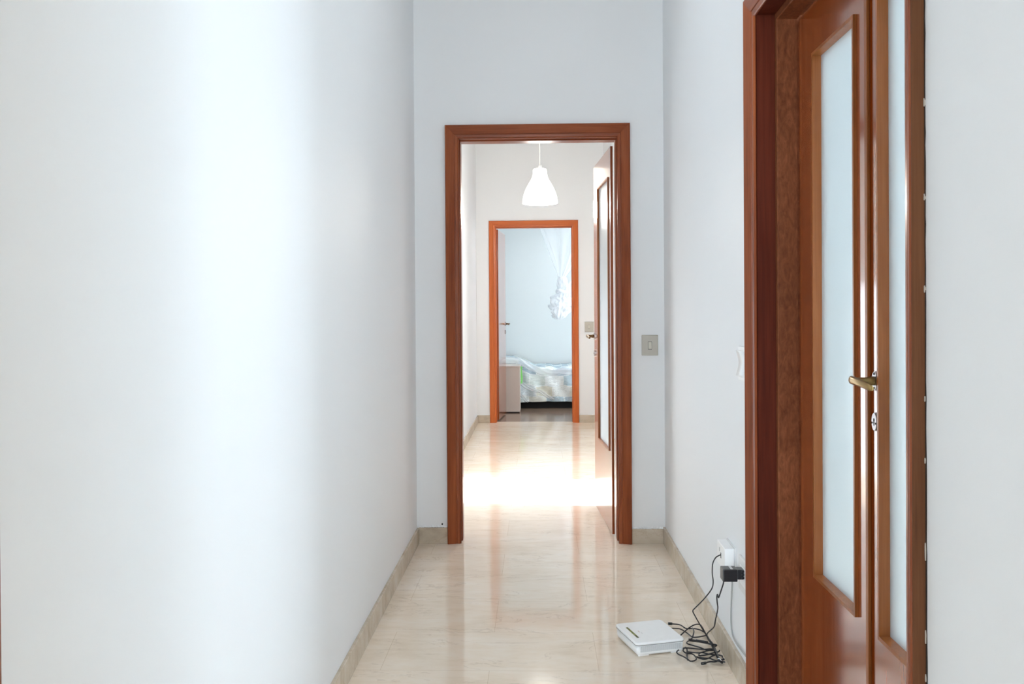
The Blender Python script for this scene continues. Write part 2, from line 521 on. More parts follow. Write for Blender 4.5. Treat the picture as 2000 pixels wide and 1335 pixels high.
# rough plaster edge along the tops of the short skirtings
def plaster(name, x0, x1, z, label):
    b = MB(); n = 40
    r1, r2 = [], []
    for k in range(n + 1):
        x = x0 + (x1 - x0) * k / n
        dz = random.uniform(-.0025, .003)
        r1.append(b.v((x, D1 - .004 - random.uniform(0, .003), z + dz - .002))); r2.append((x, z + dz))
    top = [b.v((x, D1 - .002, zz + .005)) for x, zz in r2]
    bk = [b.v((x, D1, zz + .006)) for x, zz in r2]
    bt = [b.v((x, D1, zz - .004)) for x, zz in r2]
    for k in range(n):
        b.face([r1[k], r1[k + 1], top[k + 1], top[k]]); b.face([top[k], top[k + 1], bk[k + 1], bk[k]]); b.face([bt[k], bt[k + 1], r1[k + 1], r1[k]])
    return tag(b.build(name, M['wall']), label, 'plaster edge', kind='structure')
plaster('trim_1', XL + .012, -.477, BH + .0045, 'crumbled plaster edge above the skirting left of the doorway')
plaster('trim_2', .486, XR - .012, BH - .0025, 'crumbled plaster edge above the skirting right of the doorway')
b = MB()
hx, hz = -.5045, .1005
b.disc(lambda a, n, z: (hx + a, D1 - n, hz + z), .0042, .0052, -.002, .0012, 14)
o = tag(b.build('trim_3', M['dark']), 'small dark drill hole in the plaster above the left skirting', 'hole', kind='structure')

# ------------------------------------------------------------------ door frames
# inset u from the outer edge, n = out of the wall (casing) / into it (negative)
CAS = [(0, 0), (0, .0185), (.003, .0225), (.007, .0235), (.040, .0125), (.046, .0105), (.047, .007), (.0515, .007), (.0525, .0085), (.064, .007), (.0665, .004), (.0665, 0)]
JAMB = [(.02, 0), (.0665, 0), (.0635, -.002), (.0635, -.052), (.0640, -.055), (.0690, -.055), (.0705, -.057), (.0705, -.13), (.02, -.13)]
def casing_set(rt, aL, aR, Hc, fn, thick, mats, jamb):
    b = MB(); b.sweep_u(CAS, aL, aR, Hc, fn)
    b.build('casing', mats, rt)
    b = MB(); b.sweep_u(jamb, aL + .004, aR, Hc - .003, fn)
    b.build('jamb', mats, rt)
    b = MB(); b.sweep_u([(u, -thick - n) for u, n in CAS], aL, aR, Hc, fn)
    b.build('casing', mats, rt)
def oval_handle(leaf, fn, a, z, s, neck=.052, length=.115, mat=None, both=False):
    """fn(a, n, z): n = 0 on the leaf face, outwards positive; s = direction of the lever along a"""
    b = MB()
    b.disc(fn, .0165, .0225, .0, .006, 28, a, z); b.disc(fn, .0150, .021, .006, .0075, 28, a, z)
    for dz in (.0165, -.0165):
        b.mi = 1; b.disc(fn, .003, .003, .0075, .0085, 10, a, z + dz); b.mi = 0
    b.build('handle_plate', [M['chrome'], M['dark']], leaf, bevel=0)
    b = MB(); b.smooth = True
    pts, rad, fl = [], [], []
    for t in range(6):
        pts.append(fn(a, .0075 + (neck - .0075) * t / 5, z)); rad.append(.0105 if t < 2 else .0085); fl.append(1)
    b.tube(pts, rad, 14, True)
    pts, rad, fl = [], [], []
    n = 12
    for t in range(n + 1):
        q = t / n
        pts.append(fn(a + s * (-.008 + length * q), neck + .004 * math.sin(q * 3.1) - .004 * q, z + .002 - .010 * q * q))
        rad.append(.0098 - .0022 * q if q < .9 else .0078 - .022 * (q - .9)); fl.append(.72)
    b.tube(pts, rad, 14, True, fl)
    b.build('lever_handle', M['brass'] if mat is None else mat, leaf)
def keyhole(leaf, fn, a, z):
    b = MB()
    b.disc(fn, .0165, .0215, 0, .006, 28, a, z); b.disc(fn, .0150, .0200, .006, .0075, 28, a, z)
    b.mi = 1
    b.disc(fn, .0032, .0032, .0075, .0083, 12, a, z + .005)
    b.disc(fn, .0016, .0075, .0075, .0082, 10, a, z - .002)
    for da in (.0105, -.0105): b.disc(fn, .0024, .0024, .0075, .0084, 10, a + da, z - .003)
    b.build('keyhole_plate', [M['chrome'], M['dark']], leaf)
def glazed_leaf(rt, fn, a0, a1, z0, z1, th, hole, glass, gd=.018, bead_n=.008):
    """fn(a, n, z): n = 0 leaf front, positive towards the viewer"""
    b = MB(); b.ring((a0, a1, z0, z1), hole, 0, -th, fn)
    leaf = b.build('door_leaf', M['leaf'], rt)
    b = MB()
    h = hole
    o_ = (h[0] - .005, h[1] + .005, h[2] - .005, h[3] + .005); i_ = (h[0] + .004, h[1] - .004, h[2] + .004, h[3] - .004)
    b.ring(o_, i_, bead_n, -gd, fn)
    b.build('glazing_bead', M['bead'], leaf)
    b = MB()
    a = min(h[0], h[1]); c = max(h[0], h[1])
    b.box(a + .001, c - .001, -gd - .005, -gd + .001, h[2] + .001, h[3] - .001, fn)
    b.build('glass_pane', glass, leaf)
    b = MB(); b.ring(o_, i_, -th - bead_n, -gd - .006, fn)
    b.build('glazing_bead', M['bead'], leaf)
    return leaf

# ---- door_1: the glazed double door in the right wall
d1 = root('door_1', (XR, 2.178, 0), 'glazed mahogany double door with frosted panes in the right wall', 'door', kind='structure')
def f1(a, n, z): return (XR - n, a, z)            # a = world y
b = MB(); b.sweep_u([(u, n) for u, n in CAS], 1.5565, 2.803, 2.156, f1)
b.build('casing', [M['wz'], M['wy']], d1)
J1 = [(.02, 0), (.0665, 0), (.0635, -.002), (.0635, -.052)]
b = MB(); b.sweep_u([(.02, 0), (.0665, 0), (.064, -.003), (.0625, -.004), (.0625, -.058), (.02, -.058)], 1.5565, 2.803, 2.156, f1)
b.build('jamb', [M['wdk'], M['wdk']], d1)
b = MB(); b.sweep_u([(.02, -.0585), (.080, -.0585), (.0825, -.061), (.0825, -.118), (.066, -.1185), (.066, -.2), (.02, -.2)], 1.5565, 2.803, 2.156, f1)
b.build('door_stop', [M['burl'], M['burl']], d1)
# outer edge of the near casing is bare wood against chipped plaster
b = MB(); b.box(1.5545, 1.5566, .0, .0225, .0, 2.154, f1)
b.build('bare_edge', M['raw'], d1)
b = MB()
zz = 0.0; lo = []
while zz < 2.16:
    lo.append((1.5500 + random.uniform(-.0005, .0016) + (.0012 if zz > 1.0 else 0), zz)); zz += random.uniform(.012, .05)
A = [b.v(f1(y, .0012, z)) for y, z in lo]; B = [b.v(f1(1.5560, .0012, z)) for y, z in lo]
A2 = [b.v(f1(y, 0, z)) for y, z in lo]
for k in range(len(lo) - 1):
    b.face([A[k], A[k + 1], B[k + 1], B[k]]); b.face([A2[k], A2[k + 1], A[k + 1], A[k]])
b.build('wall_gap', M['gap'], d1)
for k, (z0, hgt) in enumerate(((.50, .020), (.585, .014), (.655, .026), (.80, .030), (.955, .010), (1.06, .010), (1.245, .012), (1.40, .012), (1.56, .014))):
    b = MB(); n = 9
    P = []
    for q in range(n):
        an = 2 * math.pi * q / n
        P.append((1.5528 + math.cos(an) * .0013 * random.uniform(.6, 1.2), z0 + math.sin(an) * hgt * .5 * random.uniform(.7, 1.15)))
    T = [b.v(f1(y, .003, z)) for y, z in P]; U = [b.v(f1(y, .0, z)) for y, z in P]
    b.face(T)
    for q in range(n): b.face([T[q], T[(q + 1) % n], U[(q + 1) % n], U[q]])
    b.build('plaster_chip', M['chip'], d1)
def f1l(a, n, z): return (.7815 - n, a, z)
ZT1 = 2.072
lfA = glazed_leaf(d1, f1l, 2.1490, 2.7190, .008, ZT1, .042, (2.2440, 2.5720, .462, 1.926), M['glass'])
b = MB(); b.box(2.1490, 2.1660, .0, .008, .008, ZT1, f1l); b.build('astragal', M['bead'], lfA, bevel=.002)
lfB = glazed_leaf(d1, f1l, 1.6410, 2.1340, .008, ZT1, .042, (1.7100, 2.0860, .462, 1.926), M['glass'])
oval_handle(lfB, f1l, 2.1090, 1.0465, -1, .056, .118)
keyhole(lfB, f1l, 2.1110, .952)
b = MB(); b.box(2.1335, 2.1495, -.042, -.020, .008, ZT1, f1l); b.build('rebate_strip', M['bead'], lfA)

# doorway added out of view, passing slanted area lights on to the left wall
d4 = root('added_door_4', (XR, .535, 0), 'added tall doorway in the right wall beside the camera, passing fill light', 'door', kind='structure')
b = MB(); b.sweep_u(CAS, .052, 1.018, 2.816, f1); b.build('casing', [M['wz'], M['wy']], d4)
b = MB(); b.sweep_u([(.02, 0), (.0665, 0), (.0665, -.2), (.02, -.2)], .052, 1.018, 2.816, f1); b.build('jamb', [M['wz'], M['wy']], d4)

d5 = root('added_door_5', (XL, .425, 0), 'added open doorway in the left wall beside the camera, passing fill light', 'door', kind='structure')  # unseen doorway added so area lights reach the right wall
def f5(a, n, z): return (XL + n, a, z)
b = MB(); b.sweep_u(CAS, -.168, 1.018, 2.816, f5); b.build('casing', [M['wz'], M['wy']], d5)
b = MB(); b.sweep_u([(.02, 0), (.0665, 0), (.0665, -.13), (.02, -.13)], -.168, 1.018, 2.816, f5); b.build('jamb', [M['wz'], M['wy']], d5)

# ---- door_2: nearer doorway in the end wall, leaf swung open to the right
d2 = root('door_2', (.004, D1, 0), 'mahogany doorway at the end of the near hall with its glazed leaf open', 'door', kind='structure')
def f2(a, n, z): return (a, D1 - n, z)
casing_set(d2, -.4755, .4835, 2.1795, f2, .13, [M['wz'], M['wx']], JAMB)
hx0, hy0, hx1, hy1 = .3945, 4.868, .3500, 5.600
u = Vector((hx1 - hx0, hy1 - hy0, 0)); LW = u.length; u.normalize()
nv = Vector((-u.y, u.x, 0))          # towards -x
def f2l(a, n, z):
    p = Vector((hx0, hy0, 0)) + u * a + nv * n
    return (p.x, p.y, z)
lf2 = glazed_leaf(d2, f2l, 0, LW, .012, 2.090, .0130, (.085, .530, .452, 1.932), M['glass'], .0075, .006)
oval_handle(lf2, f2l, LW - .045, 1.055, -1, .050, .115, M['bronze'])
keyhole(lf2, f2l, LW - .045, .952)

# ---- door_3: bedroom doorway, plain leaf swung into the bedroom
d3 = root('door_3', (-.04, 9.82, 0), 'lamplit orange-brown bedroom doorway at the far end with its plain leaf open', 'door', kind='structure')
def f3(a, n, z): return (a, 9.82 - n, z)
casing_set(d3, -.521, .444, 2.187, f3, .13, [M['wz2'], M['wx2']], JAMB)
gx0, gy0, gx1, gy1 = -.428, 9.975, -.3760, 10.690
u3 = Vector((gx1 - gx0, gy1 - gy0, 0)); LW3 = u3.length; u3.normalize()
n3 = Vector((u3.y, -u3.x, 0))        # towards +x
def f3l(a, n, z):
    p = Vector((gx0, gy0, 0)) + u3 * a + n3 * n
    return (p.x, p.y, z)
b = MB(); b.box(0, LW3, -.04, 0, .012, 2.108, f3l)
lf3 = b.build('door_leaf', M['leaf'], d3, bevel=.002)
oval_handle(lf3, f3l, LW3 - .045, 1.060, -1, .050, .11, M['bronze'])
keyhole(lf3, f3l, LW3 - .045, .965)
oval_handle(lf3, lambda a, n, z: f3l(a, -.04 - n, z), LW3 - .045, 1.060, -1, .050, .11, M['bronze'])

# ---- unseen windows for the light (added fill window behind the camera; assumed side room, bedroom panel, sunlit openings)
def window(name, c, w, h, axis, label, pane=None, bars=1):
    """c = centre; axis 'x' = window in a wall whose normal is x"""
    fn = (lambda a, n, z: (c[0] + n, c[1] + a, c[2] + z)) if axis == 'x' else (lambda a, n, z: (c[0] + a, c[1] + n, c[2] + z))
    r = root(name, c, label, 'window', kind='structure')
    b = MB(); b.ring((-w / 2, w / 2, -h / 2, h / 2), (-w / 2 + .05, w / 2 - .05, -h / 2 + .05, h / 2 - .05), -.03, .03, fn)
    for k in range(bars):
        q = -w / 2 + w * (k + 1) / (bars + 1); b.box(q - .03, q + .03, -.025, .025, -h / 2 + .05, h / 2 - .05, fn)
    b.build('window_frame', M['whitepl'], r)
    if pane:
        b = MB(); b.box(-w / 2 + .05, w / 2 - .05, -.004, .004, -h / 2 + .05, h / 2 - .05, fn); b.build('window_pane', pane, r)
window('fill_window_1', (0, -3.665, 1.225), .99, 2.24, 'y', 'added tall window behind the camera for fill light')  # added unseen, as the source of the fill from behind
window('assumed_window_2', (4.675, 2.9, 1.55), 2.18, 1.68, 'x', 'assumed window of the side room behind the double door')  # assumed unseen window, with an area lamp outside it as daylight
window('assumed_window_3', (1.569, 10.75, 1.65), 1.48, 1.48, 'x', 'assumed bedroom window out of sight to the right, a white panel on solid wall', M['whitepl'])  # assumed window: blank white panel on solid wall, lamp before it as daylight
window('assumed_window_4', (.80, 7.615, 1.15), .92, 2.28, 'x', 'assumed second opening in the right wall of the far hall, with an added pane that dims the sun', M['dimpane'], 0)  # assumed unseen opening, its pane added to weaken the second sun patch
# ------------------------------------------------------------------ pendant lamp in the second hall
LX, LY = .0262, 7.18
lamp = root('pendant_lamp', (LX, LY, 2.055), 'lit white bell-shaped pendant lamp hanging in the second hall', 'lamp')
b = MB()
prof = [(.137, 2.060), (.140, 2.064), (.1385, 2.085), (.133, 2.115), (.124, 2.145), (.113, 2.172), (.100, 2.198), (.086, 2.222), (.073, 2.243), (.064, 2.262), (.058, 2.282), (.0555, 2.305), (.054, 2.325), (.048, 2.333), (.02, 2.336)]
inner = [(r - .004, z) for r, z in prof[:-1]]
b.lathe([(.02, 2.330)] + inner[::-1] + prof, LX, LY, 56)
b.build('lamp_shade', M['shade'], lamp)
b = MB(); b.tube([(LX, LY, 2.30), (LX, LY, 2.36)], .016, 16)
b.build('bulb_holder', M['whitepl'], lamp)
b = MB(); b.tube([(LX, LY, 2.335), (LX, LY, 2.7), (LX, LY, H - .02)], .0032, 8)
b.build('lamp_cord', M['cord'], lamp)
b = MB(); b.lathe([(.0, H - .05), (.03, H - .045), (.05, H - .02), (.052, H - .0)], LX, LY, 28)
b.build('ceiling_rose', M['whitepl'], lamp)
b = MB(); b.lathe([(.0, 2.10), (.02, 2.106), (.034, 2.13), (.036, 2.155), (.026, 2.19), (.016, 2.22), (.015, 2.30)], LX, LY, 20)
bulb = b.build('bulb', M['shade'], lamp)

# ------------------------------------------------------------------ switches
def rocker_switch(cx, y, z, w, h, label, rx=0.0, rz=0.0):
    r = root('light_switch', (cx, y, z), label, 'light switch')
    b = MB(); b.box(cx - w / 2, cx + w / 2, y - .009, y, z - h / 2, z + h / 2)
    b.build('switch_plate', M['plate'], r, bevel=.003)
    b = MB(); b.box(cx + rx - .0098, cx + rx + .0098, y - .0094, y - .006, z + rz - .0205, z + rz + .0205)
    b.build('switch_surround', M['dark'], r)
    b = MB()
    x0, x1 = cx + rx - .0085, cx + rx + .0085
    vs = [b.v(p) for p in ((x0, y - .006, z + rz - .0185), (x1, y - .006, z + rz - .0185), (x1, y - .006, z + rz + .019), (x0, y - .006, z + rz + .019),
                           (x0, y - .0145, z + rz - .0175), (x1, y - .0145, z + rz - .0175), (x1, y - .0105, z + rz + .019), (x0, y - .0105, z + rz + .019))]
    for q in ((0, 3, 2, 1), (4, 5, 6, 7), (0, 1, 5, 4), (1, 2, 6, 5), (2, 3, 7, 6), (3, 0, 4, 7)): b.face([vs[i] for i in q])
    b.build('switch_rocker', M['rocker'], r, bevel=.0008)
    return r
rocker_switch(.5815, D1, 1.030, .0845, .1065, 'ivory light switch on the end wall right of the nearer doorway', .0, -.001)
rocker_switch(.5590, 9.82, 1.034, .098, .110, 'ivory light switch on the far wall right of the bedroom doorway', -.004, .0)

# white bell-push style switch on the right wall beside the double door
sw = root('wall_switch', (XR, 2.897, 1.04), 'white switch on the right wall just before the double door casing', 'light switch')
b = MB(); b.box(XR - .008, XR, 2.838, 2.957, .985, 1.095); b.build('switch_plate', M['whitepl'], sw, bevel=.003)
b = MB()
n = 10
ring0, ring1 = [], []
for k in range(n + 1):
    q = k / n
    z = 1.000 + .082 * q
    d = .0085 + .010 * (abs(q - .5) * 2) ** 1.6
    ring0.append(b.v((XR - d, 2.850, z))); ring1.append(b.v((XR - d, 2.945, z)))
b.smooth = True
for k in range(n): b.face([ring0[k], ring0[k + 1], ring1[k + 1], ring1[k]])
b.smooth = False
w0 = [b.v((XR - .006, 2.850, 1.000)), b.v((XR - .006, 2.850, 1.082))]; w1 = [b.v((XR - .006, 2.945, 1.000)), b.v((XR - .006, 2.945, 1.082))]
b.face([w0[0]] + ring0 + [w0[1]]); b.face([w1[0]] + ring1 + [w1[1]])
b.face([w0[0], ring0[0], ring1[0], w1[0]]); b.face([w0[1], ring0[-1], ring1[-1], w1[1]])
b.build('switch_rocker', M['whitepl'], sw)

# ------------------------------------------------------------------ telephone box, outlet, adapter
tb = root('phone_socket_box', (XR, 3.1, .378), 'white telephone socket box on the right wall above the router cables', 'socket')
b = MB(); b.box(XR - .038, XR - .0055, 3.035, 3.163, .338, .4155); b.build('box_cover', M['whitepl'], tb, bevel=.003)
b = MB(); b.box(XR - .0055, XR, 3.032, 3.166, .335, .4185); b.build('back_plate', M['greypl'], tb, bevel=.001)
b = MB(); b.box(XR - .0388, XR - .0375, 3.092, 3.101, .368, .386); b.build('jack_slot', M['dark'], tb)
b = MB(); b.box(XR - .0386, XR - .0378, 3.1168, 3.1192, .386, .400); b.build('cover_slot', M['dark'], tb)

ol = root('wall_outlet', (XR, 2.905, .362), 'pale wall outlet plate holding the black adapter beside the double door', 'outlet')
b = MB(); b.box(XR - .009, XR, 2.823, 2.962, .308, .418); b.build('outlet_plate', M['greypl'], ol, bevel=.003)
b = MB(); b.box(XR - .0115, XR - .0085, 2.840, 2.930, .335, .395); b.build('outlet_module', M['whitepl'], ol, bevel=.001)

ad = root('power_adapter', (.645, 2.885, .375), 'black plug-in power adapter in the wall outlet with a thin cord', 'power adapter')
b = MB(); b.box(.578, .6245, 2.862, 2.908, .3560, .3955); b.build('adapter_body', M['black'], ad, bevel=.0035)
b = MB(); b.box(.6245, .6440, 2.866, 2.902, .3625, .3935); b.build('plug', M['black'], ad, bevel=.002)
b = MB()
for k in range(3): b.box(.637, .6455, 2.8635, 2.9045, .3645 + k * .0105, .3705 + k * .0105)
b.build('plug_ribs', M['black'], ad, bevel=.001)
b = MB(); b.box(.603, .611, 2.866, 2.904, .3954, .3960); b.build('label_strip', M['label'], ad)
PHONE=[(0.6185,3.097,0.379),(0.61,3.095,0.376),(0.599,3.09,0.37),(0.59,3.09,0.351),(0.588,3.09,0.32),(0.591,3.09,0.29),(0.586,3.09,0.265),(0.563,3.1,0.229),(0.534,3.11,0.194),(0.527,3.12,0.18),(0.535,3.13,0.161),(0.558,3.15,0.119),(0.583,3.17,0.076),(0.6,3.16,0.042),(0.61,3.14,0.018),(0.619,3.12,0.006),(0.625,3.107,0.006)]
CORD=[(0.585,2.885,0.361),(0.584,2.885,0.346),(0.579,2.89,0.325),(0.574,2.9,0.301),(0.572,2.905,0.294),(0.571,2.915,0.301),(0.57,2.92,0.291),(0.573,2.93,0.27),(0.577,2.94,0.25),(0.578,2.96,0.225),(0.578,2.99,0.19),(0.582,3.03,0.157),(0.58,3.08,0.128),(0.583,3.16,0.087),(0.605,3.27,0.03),(0.617,3.29,0.012),(0.627,3.253,0.008)]
ETH=[(0.492,3.477,0.012),(0.500,3.477,0.012),(0.533,3.483,0.007),(0.542,3.465,0.009),(0.55,3.441,0.009),(0.56,3.444,0.005),(0.574,3.445,0.005),(0.59,3.428,0.01),(0.608,3.421,0.007),(0.619,3.395,0.006),(0.619,3.343,0.011),(0.621,3.27,0.008),(0.619,3.216,0.01),(0.62,3.163,0.008),(0.615,3.127,0.009),(0.602,3.118,0.006),(0.582,3.11,0.009),(0.562,3.095,0.01)]
T1=[(0.500,3.432,0.010),(0.525,3.432,0.009),(0.537,3.42,0.009),(0.552,3.397,0.005),(0.562,3.346,0.009),(0.578,3.343,0.009),(0.599,3.357,0.007),(0.617,3.372,0.005)]
T2=[(0.505,3.330,0.012),(0.521,3.354,0.012),(0.549,3.406,0.012),(0.573,3.437,0.015),(0.592,3.454,0.017),(0.61,3.461,0.015),(0.613,3.422,0.018),(0.617,3.37,0.011),(0.617,3.297,0.016),(0.624,3.261,0.011),(0.617,3.159,0.018),(0.615,3.105,0.017),(0.622,3.108,0.006),(0.628,3.115,0.007),(0.622,3.129,0.008),(0.63,3.107,0.018),(0.632,3.144,0.011),(0.632,3.148,0.014),(0.624,3.171,0.009),(0.593,3.169,0.012),(0.569,3.191,0.01),(0.557,3.175,0.01),(0.555,3.154,0.013),(0.583,3.163,0.013),(0.603,3.166,0.018),(0.627,3.186,0.015),(0.632,3.192,0.018)]
T3=[(0.575,3.418,0.017),(0.574,3.379,0.019),(0.567,3.352,0.014),(0.558,3.333,0.007),(0.543,3.3,0.017),(0.565,3.284,0.018),(0.585,3.271,0.018),(0.612,3.268,0.013),(0.632,3.251,0.015),(0.63,3.258,0.008),(0.609,3.252,0.017),(0.585,3.28,0.013),(0.557,3.303,0.009),(0.545,3.315,0.006),(0.529,3.266,0.017),(0.531,3.247,0.019),(0.553,3.268,0.006),(0.568,3.223,0.016),(0.588,3.214,0.011),(0.611,3.218,0.007),(0.621,3.224,0.009),(0.601,3.209,0.016),(0.575,3.202,0.017),(0.548,3.239,0.006),(0.519,3.223,0.014),(0.5,3.232,0.006),(0.481,3.183,0.015),(0.485,3.174,0.01),(0.498,3.131,0.017),(0.506,3.105,0.019),(0.515,3.107,0.012),(0.525,3.091,0.019),(0.541,3.136,0.009),(0.541,3.173,0.006),(0.53,3.171,0.013),(0.517,3.197,0.005),(0.508,3.209,0.008),(0.512,3.225,0.011),(0.52,3.231,0.013),(0.523,3.222,0.007),(0.514,3.168,0.006),(0.506,3.104,0.017)]
T4=[(0.522,3.199,0.009),(0.536,3.169,0.018),(0.558,3.166,0.018),(0.586,3.203,0.01),(0.614,3.212,0.011),(0.62,3.175,0.012),(0.597,3.147,0.014),(0.576,3.126,0.013),(0.557,3.124,0.013),(0.542,3.142,0.014),(0.56,3.119,0.018),(0.586,3.132,0.012),(0.597,3.121,0.011),(0.614,3.099,0.015),(0.631,3.112,0.008),(0.632,3.107,0.009)]
GREY=[(0.652,3.075,0.338),(0.652,3.075,0.312),(0.652,3.075,0.286),(0.652,3.084,0.248),(0.652,3.093,0.193),(0.652,3.094,0.149),(0.652,3.079,0.118),(0.650,3.022,0.111),(0.6505,2.917,0.116),(0.6515,2.859,0.12),(0.6525,2.812,0.122)]
b = MB(); b.tube(smooth_path(CORD), .0022, 8); b.build('power_cord', M['cable'], ad)
b = MB(); b.tube(smooth_path(PHONE), .0021, 8)
tag(b.build('phone_cable', M['cable'], base=(.62, 3.1, 0)), 'thin black cable looping from the white phone box down to the cable heap', 'cable')
et = root('network_cable', (.56, 3.3, 0), 'black cable with a plug end lying along the skirting from behind the router', 'cable')
b = MB(); b.tube(smooth_path(ETH), .0025, 8); b.build('cable_sheath', M['cable'], et)
b = MB(); b.tube([(.4935, 3.477, .0125), (.508, 3.478, .0115)], .0055, 8); b.build('cable_plug', M['black'], et)
b = MB(); b.tube([(.566, 3.0975, .0095), (.551, 3.0905, .0098)], .0052, 8); b.build('cable_plug', M['black'], et)
tc_ = root('cable_heap', (.56, 3.2, 0), 'tangled heap of black cable on the floor beside the router', 'cable')
for q in (T1, T2, T3, T4):
    b = MB(); b.tube(smooth_path(q), .0024, 8); b.build('cable_coil', M['cable'], tc_)
b = MB()
b.tube([(.566, 3.285, .018), (.590, 3.270, .019), (.606, 3.268, .017)], .0048, 8)
b.build('cable_tie', M['black'], tc_)
b = MB(); b.tube([(.611, 3.118, .017), (.616, 3.106, .020), (.620, 3.103, .014), (.622, 3.110, .008)], .0022, 6)
tag(b.build('twist_tie', M['whitepl'], base=(.616, 3.108, .015)), 'short white twist tie round the cables near the skirting', 'tie')
b = MB(); b.tube(smooth_path(GREY), .0026, 8)
tag(b.build('wall_cable', M['greyc'], base=(.65, 3.0, .2)), 'grey cable running down the right wall below the phone box', 'cable')

# ------------------------------------------------------------------ router
RO = Vector((.398, 3.294, 0))
ang = math.atan2(.0517, .178)
rt = root('router', (RO.x, RO.y, 0), 'white flat router with a dark indicator strip lying on the floor', 'router')
cu, su = math.cos(ang), math.sin(ang)
def fr(a, d, z):                                   # a along the near edge, d towards the far edge
    return (RO.x + cu * a - su * d, RO.y + su * a + cu * d, z)
RW, RD = .0935, .1055
def rrect(w, d, r, n=6):
    out = []
    for cx, cy, s in ((w - r, d - r, 0), (-w + r, d - r, 1), (-w + r, -d + r, 2), (w - r, -d + r, 3)):
        for k in range(n + 1):
            t = (s + k / n) * math.pi / 2
            out.append((cx + r * math.cos(t), cy + r * math.sin(t)))
    return out
def stack(b, layers):
    """layers: (w, d, r, z, offset_a, offset_d)"""
    R = [[b.v(fr(x + oa, y + od, z)) for x, y in rrect(w, d, r)] for w, d, r, z, oa, od in layers]
    N = len(R[0]); b.smooth = True
    for i in range(len(R) - 1):
        for k in range(N):
            m = (k + 1) % N; b.face([R[i][k], R[i][m], R[i + 1][m], R[i + 1][k]])
    b.smooth = False
    b.face(R[0][::-1]); b.face(R[-1])
def zt(a, d): return 0
b = MB(); stack(b, [(RW - .0065, RD - .0065, .013, .0045, .002, 0), (RW - .004, RD - .0045, .014, .011, .001, 0), (RW - .003, RD - .004, .014, .0385, .001, 0)])
body = b.build('router_body', M['whitepl'], rt)
b = MB(); stack(b, [(RW - .0015, RD - .0025, .014, .0385, 0, 0), (RW - .0012, RD - .0022, .014, .0402, 0, 0)])
b.build('seam', M['dark'], rt)
b = MB(); stack(b, [(RW - .0012, RD - .0012, .015, .0402, 0, 0), (RW, RD, .015, .0425, 0, 0), (RW - .001, RD - .001, .015, .0470, 0, 0), (RW - .004, RD - .004, .013, .0490, 0, 0)])
b.build('top_cover', M['whitepl'], rt)
# perforated near side
b = MB()
A_ = [b.v(fr(-.076, -RD + .0026, .0150)), b.v(fr(.079, -RD + .0026, .0150)), b.v(fr(.079, -RD + .0033, .0345)), b.v(fr(-.076, -RD + .0033, .0345))]
B_ = [b.v(fr(-.076, -RD + .008, .0150)), b.v(fr(.079, -RD + .008, .0150)), b.v(fr(.079, -RD + .008, .0345)), b.v(fr(-.076, -RD + .008, .0345))]
b.face(A_)
for k in range(4): b.face([A_[k], A_[(k + 1) % 4], B_[(k + 1) % 4], B_[k]])
b.build('vent_grille', M['vent'], rt)
for a in (-.062, .062):
    b = MB(); b.box(a - .020, a + .020, -RD + .0088, -RD + .024, 0, .006, fr); b.build('foot', M['whitepl'], rt, bevel=.001)
for a in (-.055, .055):
    b = MB(); b.box(a - .012, a + .012, RD - .030, RD - .014, 0, .008, fr); b.build('foot', M['whitepl'], rt, bevel=.001)
b = MB(); b.box(-.069, -.0610, -.054, .054, .0485, .0497, fr); b.build('indicator_strip', M['lcd'], rt)
M['logo'] = plain('faded_pink_print', (.62, .42, .36), .5)
M['logo2'] = plain('faded_grey_print', (.60, .60, .60), .5)
b = MB(); b.box(-.0400, -.0370, -.004, .012, .0488, .0493, fr); b.mi = 1; b.box(-.0350, -.0330, -.020, -.006, .0488, .0493, fr)
b.build('printed_logo', [M['logo'], M['logo2']], rt)

# ------------------------------------------------------------------ bedroom
bed = root('bed', (-.1, 11.75, 0), 'low bed with the shade beneath it built as a black base, under the patchwork bedspread', 'bed')
b = MB(); b.box(-1.1, 1.05, 11.30, 12.25, 0, .22); b.build('bed_base_shade', M['bedshade'], bed)  # black block standing in for the shade under the bed
b = MB(); b.box(-1.1, 1.05, 11.28, 12.28, .22, .43); b.build('mattress', M['mattress'], bed, bevel=.04)
# bedspread with UVs (x, arc length)
me = bpy.data.meshes.new('bedspread'); bm = bmesh.new(); uvl = bm.loops.layers.uv.new('UVMap')
NX, NS = 150, 70
grid = []
for i in range(NX + 1):
    x = -1.08 + 2.10 * i / NX
    zt_ = .485 + .115 * (1 - sstep(-.34, .02, x)) + .006 * math.sin(x * 19) + .004 * math.sin(x * 43 + 1)
    row = []
    for j in range(NS + 1):
        s = j / NS
        if s < .42:
            q = s / .42
            y = 12.30 - q * 1.05; z = zt_ + .012 * math.sin(x * 23 + q * 7) * q
            sl = q * 1.05
        else:
            q = (s - .42) / .58
            hem = .078 + .008 * math.sin(x * 4.1 + .8)
            z = zt_ - (zt_ - hem) * q
            bulge = .035 * math.sin(min(q * 2.4, 1.57))
            fold = (.020 * math.sin(x * 27 - q * 5.5) + .012 * math.sin(x * 51 + q * 4 + 1)) * sstep(0, .5, q)
            y = 11.25 - bulge + .02 * q - fold * .7
            z += .010 * math.sin(x * 31 + q * 9) * math.sin(q * 3.14)
            sl = 1.05 + q * .45
        row.append((bm.verts.new((x, y, z)), (x, sl)))
    grid.append(row)
for i in range(NX):
    for j in range(NS):
        qd = [grid[i][j], grid[i + 1][j], grid[i + 1][j + 1], grid[i][j + 1]]
        f = bm.faces.new([k[0] for k in qd]); f.smooth = True
        for lp, k in zip(f.loops, qd): lp[uvl].uv = k[1]
bmesh.ops.recalc_face_normals(bm, faces=bm.faces[:])
bm.to_mesh(me); bm.free(); me.materials.append(M['quilt'])
